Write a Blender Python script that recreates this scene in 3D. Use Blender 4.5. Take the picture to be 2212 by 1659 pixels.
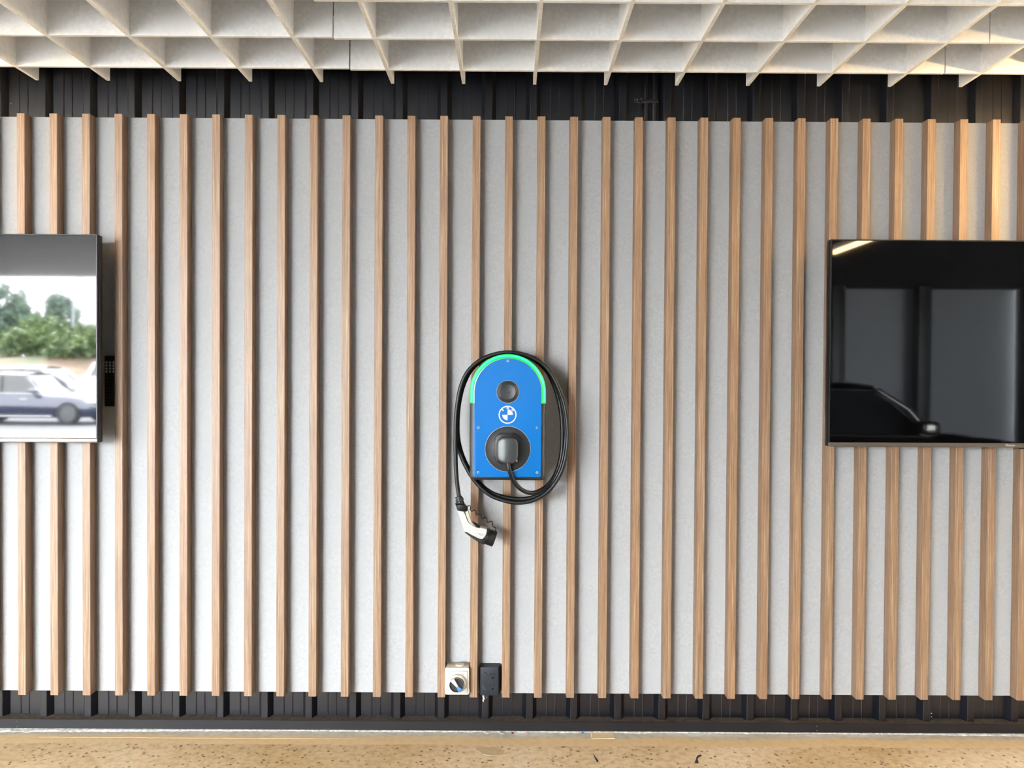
import bpy, bmesh, math, random
from mathutils import Vector, Matrix, Euler
R = math.radians
random.seed(7)
scene = bpy.context.scene
for o in list(bpy.data.objects):
    bpy.data.objects.remove(o, do_unlink=True)
COL = scene.collection

# ------------------------------------------------------------------ camera
F_PX, YAW, PIT, ROL = 1724.3, -.00132, .0137, .00601
cam_d = bpy.data.cameras.new('camera')
cam = bpy.data.objects.new('camera', cam_d)
COL.objects.link(cam)
cam_d.sensor_fit = 'HORIZONTAL'
cam_d.sensor_width = 36.0
cam_d.lens = F_PX * 36.0 / 2212.0
cam_d.clip_start, cam_d.clip_end = .05, 400
cam.location = (0, -3.3404, 1.505)
cam.rotation_euler = (Matrix.Rotation(YAW, 3, 'Z') @ Matrix.Rotation(R(90) - PIT, 3, 'X')
                      @ Matrix.Rotation(ROL, 3, 'Z')).to_euler()
scene.camera = cam

# ------------------------------------------------------------------ sky and exposure
SKY = 100.0
world = bpy.data.worlds.new('overcast_sky')
scene.world = world
world.use_nodes = True
wn, wl = world.node_tree.nodes, world.node_tree.links
wn.clear()
w_out = wn.new('ShaderNodeOutputWorld')
w_bg = wn.new('ShaderNodeBackground')
w_tc = wn.new('ShaderNodeTexCoord')
w_no = wn.new('ShaderNodeTexNoise')
w_no.inputs['Scale'].default_value = 2.2
w_no.inputs['Detail'].default_value = 5
w_rp = wn.new('ShaderNodeValToRGB')
w_rp.color_ramp.elements[0].position = .3
w_rp.color_ramp.elements[0].color = (.90, .95, 1.0, 1)
w_rp.color_ramp.elements[1].position = .75
w_rp.color_ramp.elements[1].color = (1.0, 1.0, 1.0, 1)
wl.new(w_tc.outputs['Generated'], w_no.inputs['Vector'])
wl.new(w_no.outputs['Fac'], w_rp.inputs['Fac'])
wl.new(w_rp.outputs['Color'], w_bg.inputs['Color'])
w_bg.inputs['Strength'].default_value = SKY
wl.new(w_bg.outputs['Background'], w_out.inputs['Surface'])

sun_d = bpy.data.lights.new('hazy_sun', 'SUN')
sun_d.energy = 130.0
sun_d.angle = R(8)
sun_d.color = (.96, .98, 1.0)
sun = bpy.data.objects.new('hazy_sun', sun_d)
COL.objects.link(sun)
sun.rotation_euler = Vector((.45, .35, -.82)).to_track_quat('-Z', 'Y').to_euler()

vs = scene.view_settings
vs.view_transform = 'Standard'
vs.look = 'None'
vs.gamma = 1
vs.use_curve_mapping = False
vs.exposure = 0.07

LED_POWER = 190.0

# ------------------------------------------------------------------ materials
ALB = .62                       # scales base colours down so less light bounces and shadows stay deep

def s2l(c, k=None):
    k = ALB if k is None else k
    return tuple(k * ((v / 255) / 12.92 if v / 255 <= .04045 else ((v / 255 + .055) / 1.055) ** 2.4) for v in c)

def mat(name, rgb, rough=.6, metal=0.0, ior=1.5, emit=None, estr=0.0, lin=False, coat=0.0):
    m = bpy.data.materials.new(name)
    m.use_nodes = True
    b = m.node_tree.nodes['Principled BSDF']
    c = rgb if lin else s2l(rgb)
    b.inputs['Base Color'].default_value = (*c, 1)
    b.inputs['Roughness'].default_value = rough
    b.inputs['Metallic'].default_value = metal
    b.inputs['IOR'].default_value = ior
    b.inputs['Coat Weight'].default_value = coat
    if emit:
        b.inputs['Emission Color'].default_value = (*emit, 1)
        b.inputs['Emission Strength'].default_value = estr
    return m

def node(m, kind, **kw):
    n = m.node_tree.nodes.new(kind)
    for k, v in kw.items():
        if k in n.inputs:
            n.inputs[k].default_value = v
        else:
            setattr(n, k, v)
    return n

def ramp(m, stops):
    n = m.node_tree.nodes.new('ShaderNodeValToRGB')
    e = n.color_ramp.elements
    while len(e) < len(stops):
        e.new(.5)
    for i, (p, c) in enumerate(stops):
        e[i].position = p
        e[i].color = (*c, 1)
    return n

def mix(m, a, b, fac, mode='MIX'):
    n = m.node_tree.nodes.new('ShaderNodeMix')
    n.data_type = 'RGBA'
    n.blend_type = mode
    L = m.node_tree.links
    for sock, v in ((n.inputs[0], fac), (n.inputs[6], a), (n.inputs[7], b)):
        if isinstance(v, bpy.types.NodeSocket):
            L.new(v, sock)
        elif isinstance(v, (int, float)):
            sock.default_value = v
        else:
            sock.default_value = (*v, 1)
    return n.outputs[2]

def mottled(name, c1, c2, scale, rough=.8, coord='Object', detail=4, c3=None, scale2=6, bump=0.0, k=None):
    """two-tone board or concrete with fine mottling"""
    m = mat(name, (128, 128, 128), rough)
    L = m.node_tree.links
    b = m.node_tree.nodes['Principled BSDF']
    tc = node(m, 'ShaderNodeTexCoord')
    n1 = node(m, 'ShaderNodeTexNoise', Scale=scale, Detail=detail)
    L.new(tc.outputs[coord], n1.inputs['Vector'])
    r1 = ramp(m, [(.35, s2l(c1, k)), (.65, s2l(c2, k))])
    L.new(n1.outputs['Fac'], r1.inputs['Fac'])
    out = r1.outputs['Color']
    if c3:
        n2 = node(m, 'ShaderNodeTexNoise', Scale=scale2, Detail=3.0)
        L.new(tc.outputs[coord], n2.inputs['Vector'])
        r2 = ramp(m, [(.45, (0, 0, 0)), (.7, (1, 1, 1))])
        L.new(n2.outputs['Fac'], r2.inputs['Fac'])
        out = mix(m, out, s2l(c3, k), r2.outputs['Color'])
    L.new(out, b.inputs['Base Color'])
    if bump:
        bp = node(m, 'ShaderNodeBump', Strength=bump, Distance=.002)
        L.new(n1.outputs['Fac'], bp.inputs['Height'])
        L.new(bp.outputs['Normal'], b.inputs['Normal'])
    return m

M = {}
M['panel'] = mottled('grey_fibre_board', (187, 188, 188), (197, 198, 198), 110, .75, c3=(191, 193, 193), scale2=7)
M['blade'] = mottled('cream_felt_board', (235, 234, 230), (247, 246, 242), 75, .85, c3=(241, 240, 236), scale2=9, k=1)
M['blade_edge'] = mottled('raw_board_edge', (202, 198, 185), (216, 212, 199), 60, .8, k=1)
M['steel'] = mat('charcoal_painted_steel', (10, 14, 24), .29, ior=1.6)
M['steel_dirty'] = mottled('dirty_charcoal_ledge', (58, 52, 45), (96, 80, 62), 45, .8)
M['black'] = mat('black_plastic', (8, 11, 15), .45, ior=1.4)
M['outlet_black'] = mat('black_outlet_plastic', (40, 46, 55), .45, ior=1.35)
M['dark_grey'] = mat('dark_grey_plastic', (38, 45, 49), .45)
M['rubber'] = mat('black_rubber', (14, 16, 19), .42, ior=1.4)
M['blue'] = mat('blue_painted_plate', (0, 114, 196), .5, ior=1.28)
M['white'] = mat('white_print', (240, 240, 240), .5)
M['silver'] = mat('brushed_silver', (205, 208, 210), .35, .9)
M['chrome'] = mat('polished_chrome', (225, 226, 228), .12, 1.0)
M['cover_metal'] = mat('grey_metallic_cover', (84, 88, 88), .40, .6)
M['conn_white'] = mat('white_connector_shell', (214, 213, 209), .4)
M['lever'] = mat('cream_lever', (200, 192, 170), .5)
M['cream'] = mat('cream_switch_plastic', (238, 232, 212), .4)
M['blue_tip'] = mat('blue_handle_tip', (70, 135, 195), .4)
M['knob'] = mat('dark_knob', (48, 54, 56), .3)
M['print'] = mat('grey_print', (120, 120, 118), .6)
M['grey_handle'] = mat('pale_grey_handle', (200, 202, 208), .4)
M['tv_glass'] = mat('glossy_tv_screen', (4, 4, 5), .03, 0, 1.66)
M['tv_frame'] = mat('dark_tv_frame', (38, 38, 40), .3, .6)
M['tv_chin'] = mat('brushed_tv_chin', (150, 140, 125), .3, .9)
M['green_led'] = mat('green_light_guide', (10, 120, 50), .4, emit=(.0, .86, .10), estr=1.0)
M['cyan_led'] = mat('cyan_light_line', (40, 160, 170), .4, emit=(.07, .80, .72), estr=1.05)
M['led'] = mat('warm_led', (255, 225, 170), .5, emit=(1.0, .66, .30), estr=LED_POWER)
M['led_near'] = mat('warm_led_full', (255, 225, 170), .5, emit=(1.0, .66, .30), estr=LED_POWER * 1.7)
M['led_dim'] = mat('warm_led_dimmed', (255, 225, 170), .5, emit=(1.0, .66, .30), estr=LED_POWER * .22)
M['alu'] = mat('white_lamp_body', (215, 213, 208), .4)
M['soffit'] = mat('dark_soffit', (14, 18, 27), .7)
M['sealant'] = mottled('white_sealant', (170, 170, 166), (232, 232, 230), 60, .8, bump=.4)
M['void'] = mat('black_opening', (2, 2, 3), .9, ior=1.2)
M['key'] = mat('pale_remote_key', (176, 176, 172), .5)
M['dark_key'] = mat('dark_remote_key', (44, 50, 58), .5)

def wood():
    m = mat('oak_veneer', (190, 150, 110), .48)
    L = m.node_tree.links
    b = m.node_tree.nodes['Principled BSDF']
    tc = node(m, 'ShaderNodeTexCoord')
    oi = node(m, 'ShaderNodeObjectInfo')
    mp = node(m, 'ShaderNodeMapping')
    mp.inputs['Scale'].default_value = (1, 1, .012)
    L.new(tc.outputs['Object'], mp.inputs['Vector'])
    mw = node(m, 'ShaderNodeMath', operation='MULTIPLY')
    mw.inputs[1].default_value = 40.0
    L.new(oi.outputs['Random'], mw.inputs[0])
    n1 = node(m, 'ShaderNodeTexNoise', noise_dimensions='4D', Scale=380.0, Detail=4.0)
    L.new(mp.outputs['Vector'], n1.inputs['Vector'])
    L.new(mw.outputs[0], n1.inputs['W'])
    r1 = ramp(m, [(.30, s2l((122, 92, 68))), (.44, s2l((156, 124, 95))), (.58, s2l((170, 139, 109))), (.70, s2l((206, 184, 156)))])
    L.new(n1.outputs['Fac'], r1.inputs['Fac'])
    # fine short grain flecks
    mp2 = node(m, 'ShaderNodeMapping')
    mp2.inputs['Scale'].default_value = (1, 1, .05)
    L.new(tc.outputs['Object'], mp2.inputs['Vector'])
    n2 = node(m, 'ShaderNodeTexNoise', noise_dimensions='4D', Scale=520.0, Detail=2.0)
    L.new(mp2.outputs['Vector'], n2.inputs['Vector'])
    L.new(mw.outputs[0], n2.inputs['W'])
    r2 = ramp(m, [(.35, (.72, .72, .72)), (.6, (1, 1, 1))])
    L.new(n2.outputs['Fac'], r2.inputs['Fac'])
    out = mix(m, r1.outputs['Color'], r2.outputs['Color'], .55, 'MULTIPLY')
    # each batten a little redder or paler
    r3 = ramp(m, [(0, (.95, .92, .90)), (.5, (1.0, 1.0, 1.0)), (1, (1.0, .95, .90))])
    L.new(oi.outputs['Random'], r3.inputs['Fac'])
    out = mix(m, out, r3.outputs['Color'], 1.0, 'MULTIPLY')
    L.new(out, b.inputs['Base Color'])
    return m
M['wood'] = wood()

def floor_mat():
    m = mat('tan_concrete', (190, 165, 128), .7)
    L = m.node_tree.links
    b = m.node_tree.nodes['Principled BSDF']
    tc = node(m, 'ShaderNodeTexCoord')
    P_ = tc.outputs['Object']
    big = node(m, 'ShaderNodeTexNoise', Scale=1.6, Detail=5.0)
    L.new(P_, big.inputs['Vector'])
    rb = ramp(m, [(.35, s2l((180, 155, 114), .88)), (.52, s2l((194, 172, 138), .88)), (.68, s2l((208, 190, 162), .88))])
    L.new(big.outputs['Fac'], rb.inputs['Fac'])
    mid = node(m, 'ShaderNodeTexNoise', Scale=38.0, Detail=6.0)
    L.new(P_, mid.inputs['Vector'])
    rm = ramp(m, [(.38, (.66, .62, .54)), (.55, (1, 1, 1)), (.75, (1.08, 1.06, 1.0))])
    L.new(mid.outputs['Fac'], rm.inputs['Fac'])
    col = mix(m, rb.outputs['Color'], rm.outputs['Color'], .55, 'MULTIPLY')
    # dark pits in the slab, thicker in patches
    vo = node(m, 'ShaderNodeTexVoronoi', Scale=40.0)
    L.new(P_, vo.inputs['Vector'])
    rv = ramp(m, [(.16, (1, 1, 1)), (.29, (0, 0, 0))])
    L.new(vo.outputs['Distance'], rv.inputs['Fac'])
    pn = node(m, 'ShaderNodeTexNoise', Scale=24.0, Detail=2.0)
    L.new(P_, pn.inputs['Vector'])
    rp = ramp(m, [(.40, (0, 0, 0)), (.50, (.95, .95, .95))])
    L.new(pn.outputs['Fac'], rp.inputs['Fac'])
    pit = mix(m, (0, 0, 0), rv.outputs['Color'], rp.outputs['Color'])
    # smooth band trowelled along the foot of the wall (y from 0 to about -.135)
    sx = node(m, 'ShaderNodeSeparateXYZ')
    L.new(P_, sx.inputs[0])
    wob = node(m, 'ShaderNodeTexNoise', Scale=3.5, Detail=5.0)
    L.new(P_, wob.inputs['Vector'])
    def edge(y0, amp, soft):
        # 1 nearer the wall than y0, with a wandering edge
        a = node(m, 'ShaderNodeMath', operation='MULTIPLY_ADD')
        L.new(wob.outputs['Fac'], a.inputs[0])
        a.inputs[1].default_value = amp
        a.inputs[2].default_value = -amp * .5
        s = node(m, 'ShaderNodeMath', operation='ADD')
        L.new(sx.outputs['Y'], s.inputs[0])
        L.new(a.outputs[0], s.inputs[1])
        mr = node(m, 'ShaderNodeMapRange')
        mr.inputs['From Min'].default_value = y0 - soft
        mr.inputs['From Max'].default_value = y0 + soft
        L.new(s.outputs[0], mr.inputs['Value'])
        return mr.outputs['Result']
    band = edge(-.135, .05, .004)
    grey = edge(-.062, .07, .012)
    inv = node(m, 'ShaderNodeMath', operation='SUBTRACT')
    inv.inputs[0].default_value = 1.0
    L.new(band, inv.inputs[1])
    pit2 = mix(m, (0, 0, 0), pit, inv.outputs[0])
    col = mix(m, col, s2l((96, 78, 52), .88), pit2)
    tan2 = mix(m, s2l((203, 178, 138), .88), rm.outputs['Color'], .22, 'MULTIPLY')
    col = mix(m, col, tan2, band)
    gm = mix(m, s2l((178, 174, 162), .88), rm.outputs['Color'], .4, 'MULTIPLY')
    col = mix(m, col, gm, grey)
    L.new(col, b.inputs['Base Color'])
    bp = node(m, 'ShaderNodeBump', Strength=.35, Distance=.003)
    L.new(mid.outputs['Fac'], bp.inputs['Height'])
    L.new(bp.outputs['Normal'], b.inputs['Normal'])
    return m
M['floor'] = floor_mat()
M['patch'] = mottled('pale_cement_patch', (196, 176, 140), (210, 192, 158), 60, .8)
M['ground'] = mottled('pale_concrete_yard', (204, 201, 194), (216, 213, 207), 3, .85, k=1)
M['dark_floor'] = mottled('dark_unseen_floor', (88, 88, 90), (104, 103, 104), 4, .8)  # tone chosen dark so the unseen floor bounces little light
M['asphalt'] = mottled('grey_asphalt', (86, 86, 91), (97, 97, 102), 5, .9)
M['bank'] = mottled('brown_earth_bank', (112, 92, 76), (128, 108, 90), 2, .9, c3=(94, 98, 72), scale2=.6)
M['clad'] = mat('grey_wall_sheet', (150, 156, 162), .5)
M['post'] = mat('dark_post', (30, 33, 36), .5)
M['leaf'] = mottled('green_leaves', (58, 84, 44), (112, 134, 76), 1.5, .6)
M['leaf2'] = mottled('blue_green_leaves', (62, 86, 72), (104, 128, 104), 1.5, .6)
M['bark'] = mat('grey_bark', (92, 80, 66), .9)
M['car_blue'] = mat('navy_car_paint', (22, 34, 66), .12, .2, 1.6, coat=1.0)
M['car_white'] = mat('white_car_paint', (232, 233, 235), .15, 0, 1.5, coat=1.0)
M['car_black'] = mat('black_car_paint', (10, 8, 10), .1, 0, 1.5, coat=1.0)
M['car_glass'] = mat('car_glass', (24, 30, 34), .05, 0, 1.7)
M['tyre'] = mat('tyre_rubber', (20, 20, 21), .8)
M['alloy'] = mat('alloy_wheel', (96, 98, 102), .4, .6)
M['lamp_glass'] = mat('headlight_glass', (215, 220, 228), .1)
M['card'] = mat('beige_card', (226, 204, 160), .7)
M['scrap_blue'] = mat('blue_scrap', (20, 96, 205), .5)
M['scrap_red'] = mat('red_brown_scrap', (120, 40, 28), .6)
M['scrap_clear'] = mat('pale_wrapper', (214, 216, 224), .3)
M['leaf_dry'] = mat('dark_dry_leaf', (34, 32, 36), .8)

# ------------------------------------------------------------------ mesh helpers
WL = {}

def tag(o, label=None, cat=None, group=None, kind=None):
    if label: o['label'] = label
    if cat: o['category'] = cat
    if group: o['group'] = group
    if kind: o['kind'] = kind
    return o

def root(name, loc, label=None, cat=None, group=None, kind=None):
    o = bpy.data.objects.new(name, None)
    o.empty_display_size = .05
    COL.objects.link(o)
    o.location = loc
    WL[o.name] = Vector(loc)
    return tag(o, label, cat, group, kind)

def link(name, me, wloc, parent=None):
    o = bpy.data.objects.new(name, me)
    COL.objects.link(o)
    WL[o.name] = Vector(wloc)
    if parent:
        o.parent = parent
        o.location = Vector(wloc) - WL[parent.name]
    else:
        o.location = wloc
    return o

def from_bm(name, bm, mats, parent=None, smooth=None, origin=None):
    """bmesh in world coordinates -> one object whose origin is its centre"""
    if not isinstance(mats, (list, tuple)):
        mats = [mats]
    bmesh.ops.recalc_face_normals(bm, faces=bm.faces)
    co = [v.co for v in bm.verts]
    if origin is None:
        lo = Vector([min(c[i] for c in co) for i in range(3)])
        hi = Vector([max(c[i] for c in co) for i in range(3)])
        origin = (lo + hi) / 2
    origin = Vector(origin)
    bmesh.ops.translate(bm, verts=bm.verts, vec=-origin)
    me = bpy.data.meshes.new(name)
    bm.to_mesh(me)
    bm.free()
    for m in mats:
        me.materials.append(m)
    if smooth is not None:
        me.polygons.foreach_set('use_smooth', [True] * len(me.polygons))
        if smooth < 180:
            me.set_sharp_from_angle(angle=R(smooth))
    return link(name, me, origin, parent)

def bm_box(bm, lo, hi, bevel=0.0, seg=2):
    lo, hi = Vector(lo), Vector(hi)
    r = bmesh.ops.create_cube(bm, size=1)
    c, s = (lo + hi) / 2, hi - lo
    for v in r['verts']:
        v.co = Vector((v.co.x * s.x, v.co.y * s.y, v.co.z * s.z)) + c
    if bevel:
        es = list({e for v in r['verts'] for e in v.link_edges})
        bmesh.ops.bevel(bm, geom=es, offset=bevel, segments=seg, profile=.5, affect='EDGES')

def box(name, lo, hi, m, parent=None, bevel=0.0, seg=2, smooth=None):
    bm = bmesh.new()
    bm_box(bm, lo, hi, bevel, seg)
    return from_bm(name, bm, m, parent, smooth if smooth is not None else (35 if bevel else None))

def bm_prism(bm, pts, y0, y1, bevel=0.0, seg=3, both=False):
    """outline in the x-z plane, from y0 (front) to y1 (back)"""
    f = [bm.verts.new((x, y0, z)) for x, z in pts]
    b = [bm.verts.new((x, y1, z)) for x, z in pts]
    n = len(pts)
    ff = bm.faces.new(f)
    bf = bm.faces.new(list(reversed(b)))
    for i in range(n):
        bm.faces.new((f[i], b[i], b[(i + 1) % n], f[(i + 1) % n]))
    if bevel:
        es = list(ff.edges) + (list(bf.edges) if both else [])
        bmesh.ops.bevel(bm, geom=es, offset=bevel, segments=seg, profile=.5, affect='EDGES', clamp_overlap=True)

def prism(name, pts, y0, y1, m, parent=None, bevel=0.0, seg=3, both=False, smooth=35):
    bm = bmesh.new()
    bm_prism(bm, pts, y0, y1, bevel, seg, both)
    return from_bm(name, bm, m, parent, smooth)

def bm_rings(bm, rings, closed=True, cap0=True, cap1=True):
    """loft between rings of equal vertex count"""
    vs_ = [[bm.verts.new(p) for p in r] for r in rings]
    n = len(vs_[0])
    for a, b in zip(vs_[:-1], vs_[1:]):
        for i in range(n if closed else n - 1):
            j = (i + 1) % n
            bm.faces.new((a[i], a[j], b[j], b[i]))
    if cap0: bm.faces.new(vs_[0])
    if cap1: bm.faces.new(vs_[-1])

def frames(pts):
    P_ = [Vector(p) for p in pts]
    T = []
    for i in range(len(P_)):
        a, b = P_[max(0, i - 1)], P_[min(len(P_) - 1, i + 1)]
        T.append((b - a).normalized())
    up = Vector((0, 1, 0)) if abs(T[0].y) < .9 else Vector((1, 0, 0))
    N = (up - T[0] * up.dot(T[0])).normalized()
    out = []
    for p, t in zip(P_, T):
        N = (N - t * N.dot(t)).normalized()
        out.append((p, N, t.cross(N)))
    return out

def bm_tube(bm, pts, r, n=10):
    rs = r if isinstance(r, (list, tuple)) else [r] * len(pts)
    rings = []
    for (p, a, b), q in zip(frames(pts), rs):
        rings.append([p + (a * math.cos(2 * math.pi * k / n) + b * math.sin(2 * math.pi * k / n)) * q for k in range(n)])
    bm_rings(bm, rings)

def tube(name, pts, r, m, parent=None, n=10):
    bm = bmesh.new()
    bm_tube(bm, pts, r, n)
    return from_bm(name, bm, m, parent, 50)

def bm_lathe(bm, prof, base, axis, n=40):
    """profile (radius, distance along axis)"""
    ax = Vector(axis).normalized()
    u = ax.orthogonal().normalized()
    w = ax.cross(u)
    base = Vector(base)
    rings = [[base + ax * h + (u * math.cos(2 * math.pi * k / n) + w * math.sin(2 * math.pi * k / n)) * max(r, 1e-5)
              for k in range(n)] for r, h in prof]
    bm_rings(bm, rings)

def lathe(name, prof, base, axis, m, parent=None, n=40, smooth=35):
    bm = bmesh.new()
    bm_lathe(bm, prof, base, axis, n)
    return from_bm(name, bm, m, parent, smooth)

def smooth_path(pts, k=5):
    P_ = [Vector(p) for p in pts]
    out = []
    for i in range(len(P_) - 1):
        p0, p1, p2, p3 = P_[max(0, i - 1)], P_[i], P_[i + 1], P_[min(len(P_) - 1, i + 2)]
        for s in range(k):
            t = s / k
            out.append(.5 * ((2 * p1) + (p2 - p0) * t + (2 * p0 - 5 * p1 + 4 * p2 - p3) * t * t
                             + (3 * p1 - p0 - 3 * p2 + p3) * t ** 3))
    out.append(P_[-1])
    return out

def rrect(cx, cz, w, h, r, n=6):
    pts = []
    for sx, sz, a0 in ((1, 1, 0), (-1, 1, 90), (-1, -1, 180), (1, -1, 270)):
        for k in range(n + 1):
            a = R(a0 + 90 * k / n)
            pts.append((cx + sx * (w / 2 - r) + r * math.cos(a), cz + sz * (h / 2 - r) + r * math.sin(a)))
    return pts

def circ(cx, cz, r, n=32, a0=0, a1=360):
    full = abs(a1 - a0) >= 360
    m = n if full else n + 1
    return [(cx + r * math.cos(R(a0 + (a1 - a0) * k / n)), cz + r * math.sin(R(a0 + (a1 - a0) * k / n))) for k in range(m)]

def bm_annulus(bm, cx, cz, r0, r1, y0, y1, n=48):
    a = [[(x, y, z) for x, z in circ(cx, cz, r, n)] for r, y in ((r0, y1), (r0, y0), (r1, y0), (r1, y1))]
    vs_ = [[bm.verts.new(p) for p in ring] for ring in a]
    for q in range(4):
        A, B = vs_[q], vs_[(q + 1) % 4]
        for i in range(n):
            j = (i + 1) % n
            bm.faces.new((A[i], A[j], B[j], B[i]))

def annulus(name, cx, cz, r0, r1, y0, y1, m, parent=None, n=48):
    bm = bmesh.new()
    bm_annulus(bm, cx, cz, r0, r1, y0, y1, n)
    return from_bm(name, bm, m, parent, 35)

def text(name, body, x, y, z, size, m, parent=None, rot=0.0, depth=.0004, bold=0.0):
    """letters standing on a vertical face, read from -y"""
    cu = bpy.data.curves.new(name, 'FONT')
    cu.body = body
    cu.size = size
    cu.align_x, cu.align_y = 'CENTER', 'CENTER'
    cu.extrude = depth
    cu.resolution_u = 3
    cu.offset = bold
    tmp = bpy.data.objects.new('tmp', cu)
    me = bpy.data.meshes.new_from_object(tmp)
    bpy.data.objects.remove(tmp, do_unlink=True)
    bpy.data.curves.remove(cu)
    me.name = name
    me.transform(Matrix.Rotation(rot, 4, 'Y') @ Matrix.Rotation(R(90), 4, 'X'))
    me.materials.clear()
    me.materials.append(m)
    return link(name, me, (x, y, z), parent)

# ------------------------------------------------------------------ setting: floor, yard, walls, roof
bm = bmesh.new()
bm_box(bm, (-9, -1.35, -.03), (9, .12, 0))
o = from_bm('floor', bm, M['floor'], origin=(0, 0, 0))
tag(o, 'tan concrete floor with dark pits running up to the wall', kind='structure')
tag(box('floor_dark_unseen', (-9, -9.6, -.031), (9, -1.35, -.001), M['dark_floor']), 'unseen floor of the roofed bay, darkened to cut bounce light', kind='structure')  # unseen stretch, made dark to weaken the fill from below
PATCH = [(-.1384, -.1655), (-.1011, -.2137), (-.0612, -.2228), (-.0247, -.2224), (-.0159, -.1805), (-.0596, -.1547), (-.1189, -.1487)]
bm = bmesh.new()
vs_ = [bm.verts.new((x, y, .0012)) for x, y in PATCH]
g = bmesh.ops.extrude_face_region(bm, geom=[bm.faces.new(vs_)])
bmesh.ops.translate(bm, verts=[v for v in g['geom'] if isinstance(v, bmesh.types.BMVert)], vec=(0, 0, -.0012))
from_bm('cement_patch', bm, M['patch'], o)
box('ground', (-70, -13.6, -.25), (40, 14, -.03), M['ground'])['kind'] = 'structure'
tag(box('car_park', (-70, -60, -.26), (40, -13.6, -.032), M['asphalt']), 'grey car park surface mirrored below the cars in the left screen', kind='structure')
bpy.data.objects['ground']['label'] = 'pale concrete yard beyond the roofed bay'

# corrugated steel wall behind everything
RIB, RIB0 = .1865, -.3005
PAN_Y, CREST_Y = .040, .011
prof = []
k0 = -24
for k in range(k0, 25):
    x = RIB0 + k * RIB + .014
    prof += [(x - .030, PAN_Y), (x - .0145, CREST_Y + .001), (x - .0125, CREST_Y), (x + .0125, CREST_Y), (x + .0145, CREST_Y + .001), (x + .030, PAN_Y)]
    for q in (.075, .111):
        prof += [(x + q - .003, PAN_Y), (x + q, PAN_Y - .0013), (x + q + .003, PAN_Y)]
bm = bmesh.new()
Z0, Z1 = .030, 3.25
a = [bm.verts.new((x, y, Z0)) for x, y in prof]
b = [bm.verts.new((x, y, Z1)) for x, y in prof]
c = [bm.verts.new((x, .085, Z0)) for x, y in (prof[0], prof[-1])]
d = [bm.verts.new((x, .085, Z1)) for x, y in (prof[0], prof[-1])]
for i in range(len(prof) - 1):
    bm.faces.new((a[i], a[i + 1], b[i + 1], b[i]))
bm.faces.new((c[0], d[0], d[1], c[1]))
bm.faces.new((a[0], b[0], d[0], c[0]))
bm.faces.new((a[-1], c[1], d[1], b[-1]))
wall = from_bm('wall_back', bm, M['steel'], origin=(0, .05, 0))
tag(wall, 'dark charcoal ribbed steel wall behind the timber battens', kind='structure')
# paint chips and old fixing holes on the steel
def chip(pts, y):
    prism('paint_chip', pts, y - .0008, y + .0004, M['white'], wall, smooth=None)
chip([(-.113, .1436), (-.1051, .143), (-.1057, .1343), (-.1017, .1303), (-.1062, .1255), (-.1076, .1143), (-.1123, .1209), (-.110, .131)], CREST_Y)
chip([(-.0965, .1365), (-.0940, .137), (-.0925, .1335), (-.0942, .1333)], CREST_Y)
chip([(1.973, 2.606), (1.977, 2.607), (1.980, 2.592), (1.974, 2.593)], PAN_Y)
for x, z in ((1.785, .0776), (1.7855, .0627)):
    chip([(x - .003, z - .002), (x + .003, z - .0015), (x + .002, z + .0025), (x - .002, z + .002)], CREST_Y)
chip([(-2.114, 2.626), (-2.111, 2.6265), (-2.112, 2.629)], PAN_Y)
for x, z in ((.5417, 2.6632), (.525, 2.660), (.576, 2.656)):
    chip([(x - .003, z - .0015), (x + .002, z - .002), (x + .003, z + .002), (x - .001, z + .003)], PAN_Y)
bm = bmesh.new()
bm_tube(bm, [(.530 + .016 * math.cos(a_), PAN_Y - .001, 2.660 + .011 * math.sin(a_)) for a_ in [R(150 + 12 * k) for k in range(13)]], .0009, 5)
from_bm('scratch_mark', bm, M['silver'], wall, 50)

# cable conduits rising beside a rib above the battens
for i, (x, nm) in enumerate(((.5585, 'left one of the pair of dark conduits high on the steel wall'), (.5945, 'right one of the pair of dark conduits high on the steel wall'))):
    r_ = root('conduit', (x, .03, 2.3), nm, 'conduit', 'conduits above the battens')
    tube('pipe', [(x, .0285, 2.2), (x, .0285, 2.7), (x, .0285, 3.2)], .0105, M['steel'], r_, 14)
    box('saddle_clip', (x - .016, .0165, 2.64), (x + .016, .040, 2.655), M['steel'], r_, .002)

# base flashing, ledge, sealant
bm = bmesh.new()
pr = [(-.013, .0045), (-.013, .0430), (-.0105, .0436), (.045, .0440), (.045, .040), (-.011, .040), (-.011, .0045)]
A = [bm.verts.new((-4.75, y, z)) for y, z in pr]
B = [bm.verts.new((4.45, y, z)) for y, z in pr]
for i in range(len(pr)):
    j = (i + 1) % len(pr)
    f = bm.faces.new((A[i], A[j], B[j], B[i]))
    f.material_index = 1 if i == 2 else 0
bm.faces.new(A); bm.faces.new(list(reversed(B)))
flash = from_bm('baseboard_back', bm, [M['steel'], M['steel_dirty']])
tag(flash, 'dark steel flashing along the foot of the ribbed wall', kind='structure')
for x, z in ((-2.0606, .0329), (-2.0597, .0105), (1.2933, .0297), (1.2935, .0119)):
    lathe('rivet', [(.0035, 0), (.0034, .001), (.002, .002), (0, .0022)], (x, -.013, z), (0, -1, 0), M['steel'], flash, 12)

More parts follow.
